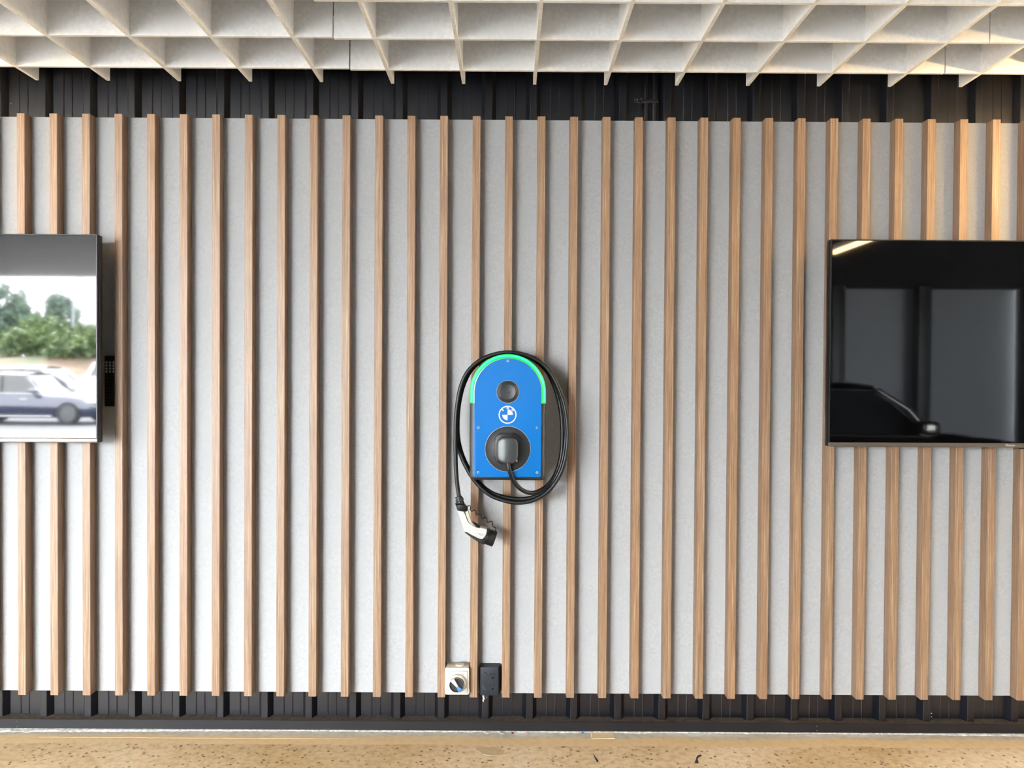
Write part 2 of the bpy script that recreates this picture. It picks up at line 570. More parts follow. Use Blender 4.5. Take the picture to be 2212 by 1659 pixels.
def strip(name, x0, x1, yb, yf, amp, h, m, step=.012, seed=3):
    rnd = random.Random(seed)
    bm = bmesh.new()
    n = int((x1 - x0) / step)
    top = []
    for i in range(n + 1):
        x = x0 + (x1 - x0) * i / n
        f = yf(x) if callable(yf) else yf
        y = f - amp * rnd.random() ** 2
        top.append([(x, yb, 0), (x, yb, h * (.8 + .3 * rnd.random())), (x, (yb + y) / 2, h * (.7 + .5 * rnd.random())), (x, y, h * .25), (x, y - .0004, 0)])
    bm_rings(bm, top, closed=False, cap0=False, cap1=False)
    return from_bm(name, bm, m, None, 60)
tag(strip('trim_1', -4.6, 4.4, -.004, lambda x: -.0145 - max(0, -x - 1.1) * .022 - max(0, x - 1.55) * .02, .008, .0045, M['sealant']),
    'rough white sealant bead under the dark flashing', kind='structure')
tag(strip('trim_2', -1.93, -.62, -.083, lambda x: -.0848 - .0012 * math.sin(x * 9), .003, .0012, M['card'], .012, 8),
    'thin pale sealant line on the concrete left of centre', kind='structure')

# backing board and timber battens
PITCH, SX0, SW, SD = .13359, -2.01786, .03212, .0494
PZ0, PZ1 = .159, 2.559
clad = root('wall_cladding', (0, 0, PZ0), 'pale grey board wall lined with upright timber battens', None, None, 'structure')
box('backing_board', (-3.30, 0, PZ0), (2.98, .010, PZ1), M['panel'], clad)
bm = bmesh.new()
bm_box(bm, (-SW / 2, -SD / 2, -1.2), (SW / 2, SD / 2, 1.2), .0011, 1)
slat_me = bpy.data.meshes.new('batten')
bm.to_mesh(slat_me); bm.free()
slat_me.materials.append(M['wood'])
for k in range(-9, 37):
    link('batten', slat_me, (SX0 + k * PITCH, -SD / 2, (PZ0 + PZ1) / 2), clad)

# ceiling: roof slab with a hung grid of boards
GZ, GP, GX0, GY = 2.663, .285, -1.905, -.119
BT, BH = .0125, .20
DECK = 2.872
ceil = root('ceiling', (0, -3.7, GZ), 'cream board egg-crate ceiling grid hung under a dark roof', None, None, 'structure')
box('roof_deck', (-8.8, -8.80, DECK), (8.0, .10, DECK + .25), M['soffit'], ceil)
box('roof_deck', (-3.3, -9.75, DECK), (8.0, -8.802, DECK + .25), M['soffit'], ceil)  # extra roof piece added to keep sky light off the front wall
def blade_mesh(lo, hi):
    bm = bmesh.new()
    bm_box(bm, lo, hi)
    bm.normal_update()
    for f in bm.faces:
        f.material_index = 1 if f.normal.z < -.5 else 0
    me = bpy.data.meshes.new('blade')
    bm.to_mesh(me); bm.free()
    me.materials.append(M['blade']); me.materials.append(M['blade_edge'])
    return me
NROW = 10
YB = GY - .144                       # first cross board
YLEN = .144 + (NROW - .5) * GP
long_me = blade_mesh((-BT / 2, -YLEN / 2, -BH / 2), (BT / 2, YLEN / 2, BH / 2))
GAP = .005
cross_me = blade_mesh((-(8 * GP - GAP) / 2, -BT / 2, -BH / 2), ((8 * GP - GAP) / 2, BT / 2, BH / 2))
J0 = -.6245
for mod in range(-3, 3):
    dz = {-1: .0045, 0: 0.0, 1: .001}.get(mod, .002)
    xm = J0 + (mod + .5) * 8 * GP
    for q in range(8):
        x = xm + (q - 3.5) * GP
        link('long_board', long_me, (x, GY - YLEN / 2, GZ + dz + BH / 2 + .0006), ceil)
    for rI in range(NROW):
        link('cross_board', cross_me, (xm, YB - rI * GP, GZ + dz + BH / 2), ceil)

# bay walls; right part of the far side mirrored in the right-hand screen
def sheet_wall(name, p0, p1, h, label, step=.19, z0=-.03):
    p0, p1 = Vector(p0), Vector(p1)
    d = (p1 - p0)
    L_ = d.length
    d.normalize()
    nrm = Vector((-d.y, d.x, 0))
    bm = bmesh.new()
    for side in (0, 1):
        pass
    n = int(h / step)
    prof_ = [(0.0, z0)]
    for i in range(n):
        z = i * step
        prof_ += [(.018, z + .02), (.018, z + step - .03), (0, z + step - .01)]
    prof_ += [(0, h), (-.08, h), (-.08, z0)]
    A = [bm.verts.new(p0 + nrm * q + Vector((0, 0, z))) for q, z in prof_]
    B = [bm.verts.new(p1 + nrm * q + Vector((0, 0, z))) for q, z in prof_]
    for i in range(len(prof_)):
        j = (i + 1) % len(prof_)
        bm.faces.new((A[i], A[j], B[j], B[i]))
    bm.faces.new(A); bm.faces.new(list(reversed(B)))
    return tag(from_bm(name, bm, M['clad']), label, kind='structure')
sheet_wall('wall_front', (9.2, -9.75, 0), (-3.3, -9.75, 0), 3.4, 'grey horizontal sheet wall across the bay, mirrored in right screen, lengthened leftward to block light')  # right part is mirrored; the rest is added to block frontal light
sheet_wall('wall_right_added', (8.05, .1, 0), (8.05, -9.6, 0), 3.2, 'grey horizontal sheet wall added to close the right end against light')  # added wall, shuts out light from the right
sheet_wall('wall_left', (-8.9, -9.6, 0), (-8.9, .1, 0), 3.2, 'grey horizontal sheet wall closing the left end of the bay')
for x, y, lab in ((6.34, -9.3, 'dark steel post mirrored in the middle of the right screen'), (5.02, -9.3, 'dark steel post mirrored at the left of the right screen'), (8.02, -9.35, 'dark steel post mirrored at the right edge of the right screen')):
    r_ = root('roof_post', (x, y, 0), lab, 'post', 'dark posts across the bay')
    box('shaft', (x - .095, y - .095, .012), (x + .095, y + .095, 3.2), M['post'], r_, .006)
    box('base_plate', (x - .16, y - .16, 0), (x + .16, y + .16, .014), M['post'], r_)

# ------------------------------------------------------------------ warm linear lamps hung beyond both sides of the picture
def led_bar(x, y0, y1, label, glow):
    r_ = root('linear_lamp', (x, (y0 + y1) / 2, 2.5), label, 'lamp', 'warm linear lamps under the ceiling grid')
    box('housing', (x - .009, y0, 2.514), (x + .009, y1, 2.56), M['alu'], r_, .003)
    box('diffuser', (x - .011, y0 + .01, 2.482), (x + .011, y1 - .01, 2.5145), glow, r_)
    for y in (y0 + .15, y1 - .15):
        tube('hanging_wire', [(x, y, 2.558), (x, y, 2.75), (x, y, DECK)], .0012, M['silver'], r_, 6)
led_bar(2.61, -3.46, -2.30, 'warm linear lamp away from the wall, mirrored in the right screen corner', M['led_dim'])
led_bar(2.61, -1.20, -.22, 'warm linear lamp close to the wall, just right of the right-hand screen', M['led_near'])
led_bar(-2.75, -1.00, -.40, 'warm linear lamp close to the wall, above the left-hand screen', M['led'])

# ------------------------------------------------------------------ televisions
def tv(x0, x1, z0, z1, label, chin):
    yf, yb = -.160, -.118
    r_ = root('television', ((x0 + x1) / 2, yb, z0), label, 'television', 'wall-mounted televisions')
    body = box('cabinet', (x0, yf + .006, z0), (x1, yb, z1), M['tv_frame'], r_, .003)
    box('rear_housing', (x0 + .16, yb - .001, z0 + .05), (x1 - .16, yb + .026, z1 - .33), M['black'], r_, .008)
    bz = .0045
    box('screen', (x0 + bz, yf, z0 + .017), (x1 - bz, yf + .008, z1 - bz), M['tv_glass'], r_, .0008, 1)
    # bezel rails around the glass
    for lo, hi in (((x0, yf - .0012, z1 - bz), (x1, yf + .007, z1)), ((x0, yf - .0012, z0 + .012), (x0 + bz, yf + .007, z1 - bz)), ((x1 - bz, yf - .0012, z0 + .012), (x1, yf + .007, z1 - bz))):
        box('bezel_rail', lo, hi, M['tv_frame'], r_, .0006, 1)
    ch = box('lower_bezel', (x0, yf - .002, z0), (x1, yf + .007, z0 + .017), chin, r_, .002)
    cx = (x0 + x1) / 2
    text('logo', 'Hisense', cx, yf - .0026, z0 + .0095, .012, M['white'], ch)
    box('sensor_window', (cx + .045, yf + .002, z0 - .006), (cx + .085, yf + .012, z0 + .001), M['black'], r_, .001)
    mt = box('mount_plate', (cx - .24, -SD - .014, z0 + .16), (cx + .24, -SD, z1 - .18), M['black'], r_)
    for s in (-1, 1):
        box('mount_arm', (cx + s * .17 - .015, yb + .01, z0 + .12), (cx + s * .17 + .015, -SD - .012, z1 - .16), M['black'], mt)
    return r_
tv(-3.096, -1.647, 1.217, 2.0462, 'large television on left, its screen mirroring cars and trees', M['tv_chin'])
tv(1.2685, 2.7175, 1.2195, 2.0445, 'large dark television on right with warm brown lower bezel', M['tv_chin'])

# remote control stuck beside the left television
rc = root('remote_control', (-1.667, -.02, 1.354), 'slim black remote control fixed beside the left television', 'remote control')
rx0, rx1, rz0, rz1 = -1.691, -1.643, 1.356, 1.567
box('case', (rx0, -.020, rz0), (rx1, -.0005, rz1), M['black'], rc, .004)
for i in range(3):
    for j in range(4):
        lathe('round_key', [(.0052, 0), (.0050, .001), (0, .0014)], (rx0 + .0095 + i * .0145, -.0198, rz1 - .028 - j * .0127), (0, -1, 0), M['key'], rc, 12)
for i in range(3):
    for j in range(9):
        if j < 4 and i == 1 and j != 2:
            continue
        bx_, bz_ = rx0 + .0095 + i * .0145, rz1 - .083 - j * .0128
        box('key', (bx_ - .004, -.0209, bz_ - .0022), (bx_ + .004, -.0195, bz_ + .0022), M['dark_key'], rc)

# ------------------------------------------------------------------ wall charger
CX = -.0118
CZ = 1.4300                       # centre of the arch
YF = -.200
def arch(r, zb, rc_=.012, n=40, cx=CX, cz=CZ):
    pts = circ(cx, cz, r, n, 0, 180)
    pts += [(cx - r + rc_ - rc_ * math.cos(R(t)), zb + rc_ - rc_ * math.sin(R(t))) for t in (0, 22, 45, 68, 90)]
    pts += [(cx + r - rc_ + rc_ * math.sin(R(t)), zb + rc_ - rc_ * math.cos(R(t))) for t in (0, 22, 45, 68, 90)]
    return pts
ch = root('charging_station', (CX, -SD, 1.08), 'blue arched electric car wall charger with glowing green rim', 'car charger')
bm = bmesh.new()
def ring3(pts, y): return [Vector((x, y, z)) for x, z in pts]
bm_rings(bm, [ring3(arch(.140, 1.092), -SD), ring3(arch(.1425, 1.089), -.10), ring3(arch(.1455, 1.086), -.150),
              ring3(arch(.1500, 1.0805, .015), -.160), ring3(arch(.1500, 1.0805, .015), -.178), ring3(arch(.1485, 1.082, .015), -.186),
              ring3(arch(.137, 1.0915, .012), -.1955)])
shell = from_bm('housing', bm, M['dark_grey'], ch, 40)
plate = prism('front_plate', arch(.1318, 1.0955, .010), YF, -.1940, M['blue'], ch, .0010, 2)

def bm_arc_band(bm, r0, r1, ya, yb_, ztail, n=48):
    def line(r):
        return [(CX - r, ztail)] + [(CX - r * math.cos(R(180 * k / n)), CZ + r * math.sin(R(180 * k / n))) for k in range(n + 1)] + [(CX + r, ztail)]
    i0, i1 = line(r0), line(r1)
    rings = []
    for (xa, za), (xb, zb_) in zip(i0, i1):
        rings.append([(xa, ya[0], za), (xb, ya[1], zb_), (xb, yb_, zb_), (xa, yb_, za)])
    bm_rings(bm, rings)
bm = bmesh.new()
bm_arc_band(bm, .1328, .1500, (-.2000, -.1900), -.176, 1.3860)
band = from_bm('light_guide', bm, M['green_led'], ch, 40)
bm = bmesh.new()
bm_arc_band(bm, .1400, .1462, (-.1972, -.1936), -.185, 1.3925)
from_bm('light_line', bm, M['cyan_led'], band, 40)
bm = bmesh.new()
bm_arc_band(bm, .1318, .1334, (-.2006, -.2002), -.19, 1.3860)
from_bm('plate_edge', bm, M['silver'], plate, 40)

for x, z in ((-.0129, 1.5529), (-.1277, 1.2893), (.1039, 1.2900), (-.1270, 1.1126), (.1046, 1.1133)):
    s = lathe('screw', [(.0050, 0), (.0050, .0010), (.0042, .0018), (.0022, .0019), (.0022, .0010), (0, .0009)], (x, YF, z), (0, -1, 0), M['silver'], ch, 20)
    lathe('hex_recess', [(.0021, 0), (0, .0001)], (x, YF - .0011, z), (0, -1, 0), M['black'], s, 6)

# card reader
rd = lathe('card_reader', [(.0440, 0), (.0440, .002), (.0415, .005), (.0315, .0110), (.0300, .0118), (.0285, .0112), (0, .0112)], (CX - .0004, YF, 1.4312), (0, -1, 0), M['dark_grey'], ch, 56, 30)
annulus('bright_ring', CX - .0004, 1.4312, .0440, .0453, YF - .0012, YF + .001, M['silver'], rd, 56)
# engraved card with a hand: outline strokes
def stroke(pts, r, m, parent, y, name='engraved_line'):
    tube(name, [(x, y, z) for x, z in pts], r, m, parent, 6)
rx, rz, ry = CX - .0008, 1.4318, YF - .0114
stroke([(rx - .010, rz + .002), (rx - .0035, rz + .0085), (rx + .001, rz + .0035), (rx + .007, rz + .003), (rx + .012, rz + .001)], .0007, M['black'], rd, ry)
stroke([(rx - .010, rz + .002), (rx - .002, rz - .0065), (rx + .0005, rz - .004), (rx - .001, rz - .001), (rx + .009, rz - .0015)], .0007, M['black'], rd, ry)
stroke([(rx + .001, rz - .006), (rx + .006, rz - .004), (rx + .011, rz - .0045)], .0006, M['black'], rd, ry)
stroke([(rx + .003, rz - .0105), (rx + .006, rz - .008), (rx + .009, rz - .0075)], .0006, M['black'], rd, ry)

# round emblem
ex, ez = CX - .0008, 1.3407
em = annulus('emblem', ex, ez, .0309, .0354, YF - .0007, YF + .0008, M['white'], ch, 56)
for a0 in (0, 180):
    prism('emblem_quarter', [(ex, ez)] + circ(ex, ez, .0212, 16, a0, a0 + 90), YF - .0007, YF + .0008, M['white'], em, smooth=None)
for ltr, a_ in (('B', -46), ('M', 0), ('W', 46)):
    text('emblem_letter', ltr, ex + .0261 * math.sin(R(a_)), YF - .0004, ez + .0261 * math.cos(R(a_)), .0106, M['white'], em, R(a_), .0006, .0004)

# cable outlet
sx_, sz_ = CX + .0008, 1.2057
sk = lathe('outlet_dish', [(.0890, 0), (.0890, .0016), (.0870, .0026), (.0560, .0026), (.0520, .0040), (0, .0040)], (sx_, YF, sz_), (0, -1, 0), M['black'], ch, 64, 25)
annulus('bright_ring', sx_, sz_, .0888, .0903, YF - .0018, YF + .001, M['silver'], sk, 64)
prism('outlet_frame', rrect(sx_ - .001, sz_ + .0025, .102, .122, .032), YF - .012, YF - .003, M['black'], sk, .004, 2)
bm = bmesh.new()
px_, pz_ = sx_ - .0012, 1.2035
rings = []
for sc, y, kx in ((.97, -.203, 0), (1.0, -.212, 0), (1.0, -.228, 4.0), (.975, -.2335, 4.0), (.93, -.2360, 4.5), (.80, -.2370, 5.0), (.5, -.2375, 5.0), (.2, -.2378, 5.0)):
    rings.append([Vector((px_ + (x - px_) * sc, y + kx * ((x - px_) * sc) ** 2, pz_ + (z - pz_) * sc)) for x, z in rrect(px_, pz_, .0835, .1030, .030, 8)])
bm_rings(bm, rings)
from_bm('outlet_cover', bm, M['cover_metal'], sk, 40)
for s in (-1, 1):
    box('cover_clip', (px_ + s * .037 - .002, -.2155, pz_ - .047), (px_ + s * .037 + .002, -.211, pz_ - .036), M['white'] if s > 0 else M['black'], sk, .0006, 1)
bracket = lathe('cable_hook', [(.118, 0), (.118, .035), (.125, .037), (.125, .041), (.1, .041)], (CX, -SD, CZ), (0, -1, 0), M['black'], ch, 48)

# charging cable with its connector
CAB = [(-0.0103, -0.226, 1.1581), (-0.0047, -0.228, 1.1269), (0.0063, -0.215, 1.0945), (0.0248, -0.195, 1.0627), (0.0509, -0.175, 1.0379), (0.0846, -0.155, 1.0259), (0.1222, -0.138, 1.0347), (0.1598, -0.125, 1.063), (0.1881, -0.115, 1.1087), (0.205, -0.108, 1.17), (0.2104, -0.104, 1.2448), (0.2063, -0.1, 1.3292), (0.1946, -0.1, 1.395), (0.1734, -0.1, 1.4607), (0.1392, -0.1, 1.5206), (0.0769, -0.1, 1.5691), (-0.0134, -0.1, 1.5873), (-0.1016, -0.1, 1.5661), (-0.1595, -0.1, 1.5188), (-0.1912, -0.1, 1.4585), (-0.2077, -0.1, 1.3926), (-0.2149, -0.1, 1.3267), (-0.2144, -0.102, 1.2516), (-0.2007, -0.105, 1.1861), (-0.1738, -0.11, 1.1247), (-0.1359, -0.112, 1.0687), (-0.0831, -0.115, 1.0245), (-0.023, -0.118, 1.0028), (0.0426, -0.12, 0.996), (0.1024, -0.122, 1.0079), (0.1545, -0.122, 1.0457), (0.1934, -0.122, 1.1021), (0.2135, -0.122, 1.1715), (0.2223, -0.122, 1.2464), (0.2199, -0.122, 1.3212), (0.2064, -0.122, 1.3902), (0.1816, -0.122, 1.4573), (0.144, -0.12, 1.5205), (0.0783, -0.119, 1.5687), (-0.0133, -0.119, 1.5868), (-0.1028, -0.119, 1.5657), (-0.1623, -0.12, 1.5187), (-0.1955, -0.122, 1.4588), (-0.2119, -0.122, 1.3933), (-0.2209, -0.122, 1.3279), (-0.2206, -0.122, 1.2625), (-0.2089, -0.124, 1.1972), (-0.1823, -0.126, 1.1322), (-0.1445, -0.13, 1.0711), (-0.0881, -0.134, 1.018), (-0.0265, -0.137, 0.9927), (0.0369, -0.14, 0.9842), (0.0981, -0.142, 0.9979), (0.1536, -0.143, 1.0338), (0.1959, -0.143, 1.0936), (0.2196, -0.143, 1.1644), (0.2283, -0.143, 1.2481), (0.224, -0.143, 1.328), (0.2106, -0.142, 1.3947), (0.1842, -0.141, 1.4613), (0.1449, -0.14, 1.5242), (0.0778, -0.139, 1.5702), (-0.0132, -0.139, 1.5882), (-0.1022, -0.139, 1.5672), (-0.165, -0.14, 1.5205), (-0.198, -0.142, 1.459), (-0.2123, -0.144, 1.3922), (-0.2193, -0.146, 1.3255), (-0.2206, -0.148, 1.2551), (-0.2202, -0.15, 1.1904), (-0.218, -0.15, 1.1255), (-0.214, -0.15, 1.0698), (-0.2073, -0.15, 1.0216), (-0.2034, -0.15, 0.9993)]
cb = root('charging_cable', (-.2, -.12, .82), 'black cable looped around the charger, ending in a white connector', 'charging cable')
tube('cable', smooth_path(CAB, 5), .0085, M['rubber'], cb, 14)
YC = -.150
rel = prism('strain_relief', [(-.2165, 1.006), (-.2021, 1.0108), (-.1949, 1.0122), (-.1913, .9983), (-.1831, .9813), (-.1921, .9768), (-.2180, .982)], YC - .0125, YC + .0125, M['black'], cb, .004, 2, True)
ax_ = Vector((.0073, 0, -.0304)).normalized()
for t in (.000, .009, .018):
    c_ = Vector((-.2083, YC, 1.0090)) + ax_ * t
    lathe('relief_rib', [(.0100, 0), (.0142, .0008), (.0142, .0036), (.0100, .0044)], c_, ax_, M['black'], rel, 20)
    lathe('bright_dot', [(.0019, 0), (.0018, .0004), (0, .0006)], c_ + Vector((.0005, -.0145, -.003)), (0, -1, 0), M['silver'], rel, 8)
prism('collar', [(-.2198, .9824), (-.2046, .9794), (-.1903, .9782), (-.1810, .9777), (-.1696, .9617), (-.1741, .9581), (-.1848, .9520), (-.2098, .9556)], YC - .0205, YC + .0205, M['black'], cb, .006, 3, True)
body = prism('handle_shell', [(-.2098, .957), (-.1848, .9532), (-.1794, .941), (-.1703, .916), (-.164, .9026), (-.1344, .892), (-.1218, .884), (-.1201, .8903), (-.0932, .8841), (-.0923, .8752), (-.0949, .8626), (-.1011, .8509), (-.1091, .8432), (-.1198, .8442), (-.1306, .8481), (-.1396, .8543), (-.1485, .8614), (-.1575, .8662), (-.1665, .869), (-.1817, .872)], YC - .0235, YC + .0235, M['conn_white'], cb, .003, 3, True)
prism('trigger_channel', [(-.1848, .9535), (-.1759, .9572), (-.1659, .9268), (-.1577, .908), (-.138, .900), (-.1237, .8938), (-.1201, .8894), (-.1227, .884), (-.1308, .8839), (-.1487, .891), (-.1657, .9008), (-.1739, .9177)], YC - .0215, YC + .0215, M['black'], cb, .002, 2, True)
prism('trigger_lever', [(-.1785, .9509), (-.1687, .9569), (-.1651, .9447), (-.1596, .9268), (-.1551, .9098), (-.1353, .8956), (-.138, .8937), (-.1559, .9026), (-.1622, .9071), (-.1667, .916), (-.174, .9357)], YC - .0225, YC + .010, M['lever'], cb, .0015, 2)
prism('lower_shell', [(-.1825, .8725), (-.1665, .8720), (-.1557, .869), (-.145, .8630), (-.1288, .851), (-.1109, .8465), (-.1011, .8554), (-.0932, .8806), (-.0825, .8806), (-.0841, .8591), (-.1036, .8204), (-.1251, .831), (-.1556, .8506), (-.179, .8675)], YC - .0225, YC + .0225, M['black'], cb, .004, 3, True)
cax = Vector((.0340, 0, -.0118)).normalized()
cap = lathe('plug_cap', [(.0270, 0), (.0318, .002), (.0318, .0105), (.0300, .0115), (.0300, .0130), (.0318, .0142), (.0322, .036), (.0310, .0395), (.026, .041), (0, .041)], Vector((-.0985, YC, .8522)), cax, M['black'], cb, 40)
lab_d, lab_n = Vector((.945, -.326)), Vector((.326, .945))
for row, (a_, b_) in enumerate(((-.0130, .0040), (-.0105, .0125), (-.0060, .0105))):
    p_, q_ = Vector((-.1165, .8685)) + lab_d * a_ - lab_n * row * .0036, Vector((-.1165, .8685)) + lab_d * b_ - lab_n * row * .0036
    w_ = .0013 if row == 0 else .0005
    prism('embossed_line', [tuple(p_ - lab_n * w_), tuple(q_ - lab_n * w_), tuple(q_ + lab_n * w_), tuple(p_ + lab_n * w_)], YC - .0240, YC - .0232, M['white'] if row == 0 else M['print'], body, smooth=None)
coil = smooth_path([(x, -.168, z) for x, z in [(-.1724, .9687), (-.1689, .9744), (-.1627, .9759), (-.1582, .9697), (-.159, .9598), (-.1546, .9545), (-.1483, .9554), (-.1421, .9578), (-.1371, .9537), (-.1367, .9448), (-.1322, .9395), (-.126, .9413), (-.1198, .9426), (-.1153, .9378), (-.1144, .928), (-.1108, .9241), (-.1037, .9272), (-.0975, .929), (-.093, .9236), (-.092, .9138), (-.0867, .9094), (-.0796, .9134), (-.0733, .9143), (-.0698, .9086), (-.0711, .8979), (-.067, .8917), (-.0599, .8908), (-.0571, .8837), (-.058, .8748)]], 4)
tube('cap_tether', [p + Vector((0, .006 * math.sin(i * .78), 0)) for i, p in enumerate(coil)], .0018, M['black'], cap, 8)

# ------------------------------------------------------------------ isolator switch
iso = root('isolator_switch', (-.214, 0, .18), 'cream isolator switch box with a dark rotary knob', 'switch')
ix0, ix1, iz0, iz1 = -.2640, -.1655, .1795, .2900
base = box('base_box', (ix0 + .003, -.060, iz0 + .003), (ix1 - .0015, -.0005, iz1 - .001), M['cream'], iso, .003)
prism('lid_rim', rrect((ix0 + ix1) / 2, (iz0 + iz1) / 2, ix1 - ix0, iz1 - iz0, .006), -.070, -.058, M['cream'], iso, .0015, 2)
prism('lid', rrect((ix0 + ix1) / 2 - .002, (iz0 + iz1) / 2 - .004, ix1 - ix0 - .008, iz1 - iz0 - .016, .004), -.0765, -.069, M['conn_white'], iso, .0015, 2)
kx, kz = -.2145, .2295
lathe('knob_collar', [(.0385, 0), (.0380, .006), (.0345, .014), (.0325, .016), (.030, .016), (.030, .010)], (kx + .002, -.0765, kz), (0, -1, 0), M['cream'], iso, 48)
kn = lathe('rotary_knob', [(.0300, 0), (.0300, .0165), (.0290, .0180), (.0278, .0180), (.0270, .0130), (0, .0115)], (kx, -.0820, kz), (0, -1, 0), M['knob'], iso, 48)
annulus('knob_rim', kx, kz, .0285, .0300, -.1006, -.0985, M['silver'], kn, 48)
hd = Vector((.60, -.80)).normalized()
pd = Vector((-hd.y, hd.x))
def hp(t, w): return (kx + hd.x * t + pd.x * w, kz + hd.y * t + pd.y * w)
prism('knob_handle', [hp(-.0275, .0095), hp(-.014, .0058), hp(.002, .0045), hp(.006, .0048), hp(.006, -.0048), hp(.002, -.0045), hp(-.014, -.0058), hp(-.0275, -.0095), hp(-.029, 0)], -.1055, -.0925, M['grey_handle'], kn, .0012, 2)
prism('handle_tip', [hp(.006, .0048), hp(.014, .0062), hp(.0265, .0105), hp(.0285, .004), hp(.0285, -.004), hp(.0265, -.0105), hp(.014, -.0062), hp(.006, -.0048)], -.1050, -.0925, M['blue_tip'], kn, .0012, 2)
text('off_mark', 'OFF', -.2408, -.0767, .2665, .0058, M['print'], iso)
text('zero_mark', '0', -.2408, -.0767, .2724, .0062, M['print'], iso)
text('on_mark', 'ON', -.1911, -.0767, .2662, .0058, M['print'], iso)
text('one_mark', 'I', -.1911, -.0767, .2724, .0062, M['print'], iso)
for x in (-.2585, -.1760):
    lathe('lid_screw', [(.0028, 0), (.0026, .0006), (0, .0008)], (x, -.0755, .1875), (0, -1, 0), M['black'], iso, 14)
lathe('entry_plug', [(.0195, 0), (.0195, .0020), (.0175, .0050), (.009, .0055), (0, .0055)], (-.2050, -.033, .2885), (0, 0, 1), M['cream'], iso, 36)
tube('earth_tail', [(-.2557, -.022, .2880), (-.2570, -.018, .2945), (-.2588, -.012, .3000)], .0022, M['cream'], iso, 8)

# ------------------------------------------------------------------ double socket outlet
gp = root('double_power_outlet', (-.08, 0, .17), 'black upright double power outlet with two round switches', 'power outlet')
bm = bmesh.new()
def r3(x0, x1, z0, z1, y, r): return [Vector((x, y, z)) for x, z in rrect((x0 + x1) / 2, (z0 + z1) / 2, x1 - x0, z1 - z0, r, 4)]
bm_rings(bm, [r3(-.1240, -.0355, .1690, .2860, -.0003, .006), r3(-.1240, -.0355, .1690, .2860, -.030, .006), r3(-.1200, -.0400, .1705, .2850, -.043, .005)])
from_bm('mounting_block', bm, M['black'], gp, 40)
face = prism('face_plate', rrect(-.0815, .2288, .0735, .1170, .004), -.0545, -.0425, M['outlet_black'], gp, .0025, 2)
for z in (.2576, .2022):
    sw = lathe('rocker_surround', [(.0100, 0), (.0100, .0012), (.0086, .0014), (.0086, .0002)], (-.1020, -.0545, z), (0, -1, 0), M['dark_grey'], face, 28)
    lathe('round_switch', [(.0082, 0), (.0082, .0042), (.0070, .0054), (0, .0050)], (-.1020, -.0545, z), (0, -1, 0), M['dark_grey'], sw, 28)
for zt in (.2588, .2132):
    sp = prism('socket_insert', rrect(-.0683, zt - .0068, .0285, .0280, .008), -.0556, -.0540, M['outlet_black'], face, .0005, 1)
    for s in (-1, 1):
        cxs = -.0697 + s * .0065
        d_ = Vector((-s * .35 * -1, .94))
        pts = [(cxs + s * .0012 - .0011, zt - .0038), (cxs + s * .0012 + .0011, zt - .0038), (cxs - s * .0012 + .0011, zt + .0038), (cxs - s * .0012 - .0011, zt + .0038)]
        prism('pin_slot', pts, -.0560, -.0550, M['void'], sp, smooth=None)
    lathe('earth_hole', [(.0036, 0), (.0036, .0010), (.0030, .0010), (0, .0006)], (-.0678, -.0553, zt - .0150), (0, -1, 0), M['void'], sp, 20)

# ------------------------------------------------------------------ litter on the floor
def flat_thing(name, pts, h, m, label, cat, bend=0.0):
    bm = bmesh.new()
    cx = sum(p[0] for p in pts) / len(pts)
    cy = sum(p[1] for p in pts) / len(pts)
    lo = [bm.verts.new((x, y, .0004)) for x, y in pts]
    hi = [bm.verts.new((cx + (x - cx) * .96, cy + (y - cy) * .96, .0004 + h + bend * ((x - cx) ** 2 + (y - cy) ** 2))) for x, y in pts]
    c = bm.verts.new((cx, cy, .0004 + h * 1.3))
    n = len(pts)
    bm.faces.new(list(reversed(lo)))
    for i in range(n):
        j = (i + 1) % n
        bm.faces.new((lo[i], lo[j], hi[j], hi[i]))
        bm.faces.new((hi[i], hi[j], c))
    return tag(from_bm(name, bm, m), label, cat)
flat_thing('card_piece', [(.3421, -.018), (.4382, -.018), (.4380, -.0708), (.3417, -.0768)], .002, M['card'], 'flat beige card lying on the floor against the dark flashing', 'card')
flat_thing('dry_leaf', [(.3341, -.212), (.3395, -.232), (.3478, -.262), (.3478, -.270), (.3415, -.268), (.3375, -.246)], .002, M['leaf_dry'], 'slim black dry leaf on the floor below the beige card', 'leaf', 3)
flat_thing('dry_leaf', [(.7593, -.2166), (.745, -.219), (.736, -.2312), (.728, -.255), (.7195, -.2737), (.727, -.276), (.7344, -.2736), (.735, -.262), (.7375, -.240), (.745, -.227)], .0025, M['leaf_dry'], 'curled black dry leaf on the floor toward the right', 'leaf', 3)
flat_thing('blue_scrap', [(.3040, -.0185), (.3130, -.0185), (.3130, -.0245), (.3040, -.0240)], .004, M['scrap_blue'], 'tiny bright blue scrap at the foot of the flashing', 'scrap')
flat_thing('red_scrap', [(.010, -.022), (.014, -.0195), (.020, -.026), (.017, -.036), (.012, -.032)], .004, M['scrap_red'], 'tiny dark red scrap at the foot of the flashing', 'scrap')
flat_thing('wrapper', [(-.0985, -.0185), (-.0860, -.0185), (-.0850, -.030), (-.0970, -.0335)], .003, M['scrap_clear'], 'pale scrap of wrapper under the black power outlet, left one', 'wrapper', 8)
flat_thing('wrapper', [(-.0390, -.0190), (-.0270, -.021), (-.0225, -.034), (-.0340, -.037)], .003, M['scrap_clear'], 'pale scrap of wrapper right of the black power outlet', 'wrapper', 8)
flat_thing('pebble', [(.0700, -.030), (.0760, -.029), (.0785, -.035), (.0730, -.038)], .003, M['card'], 'small beige crumb on the floor right of the red scrap', 'pebble')

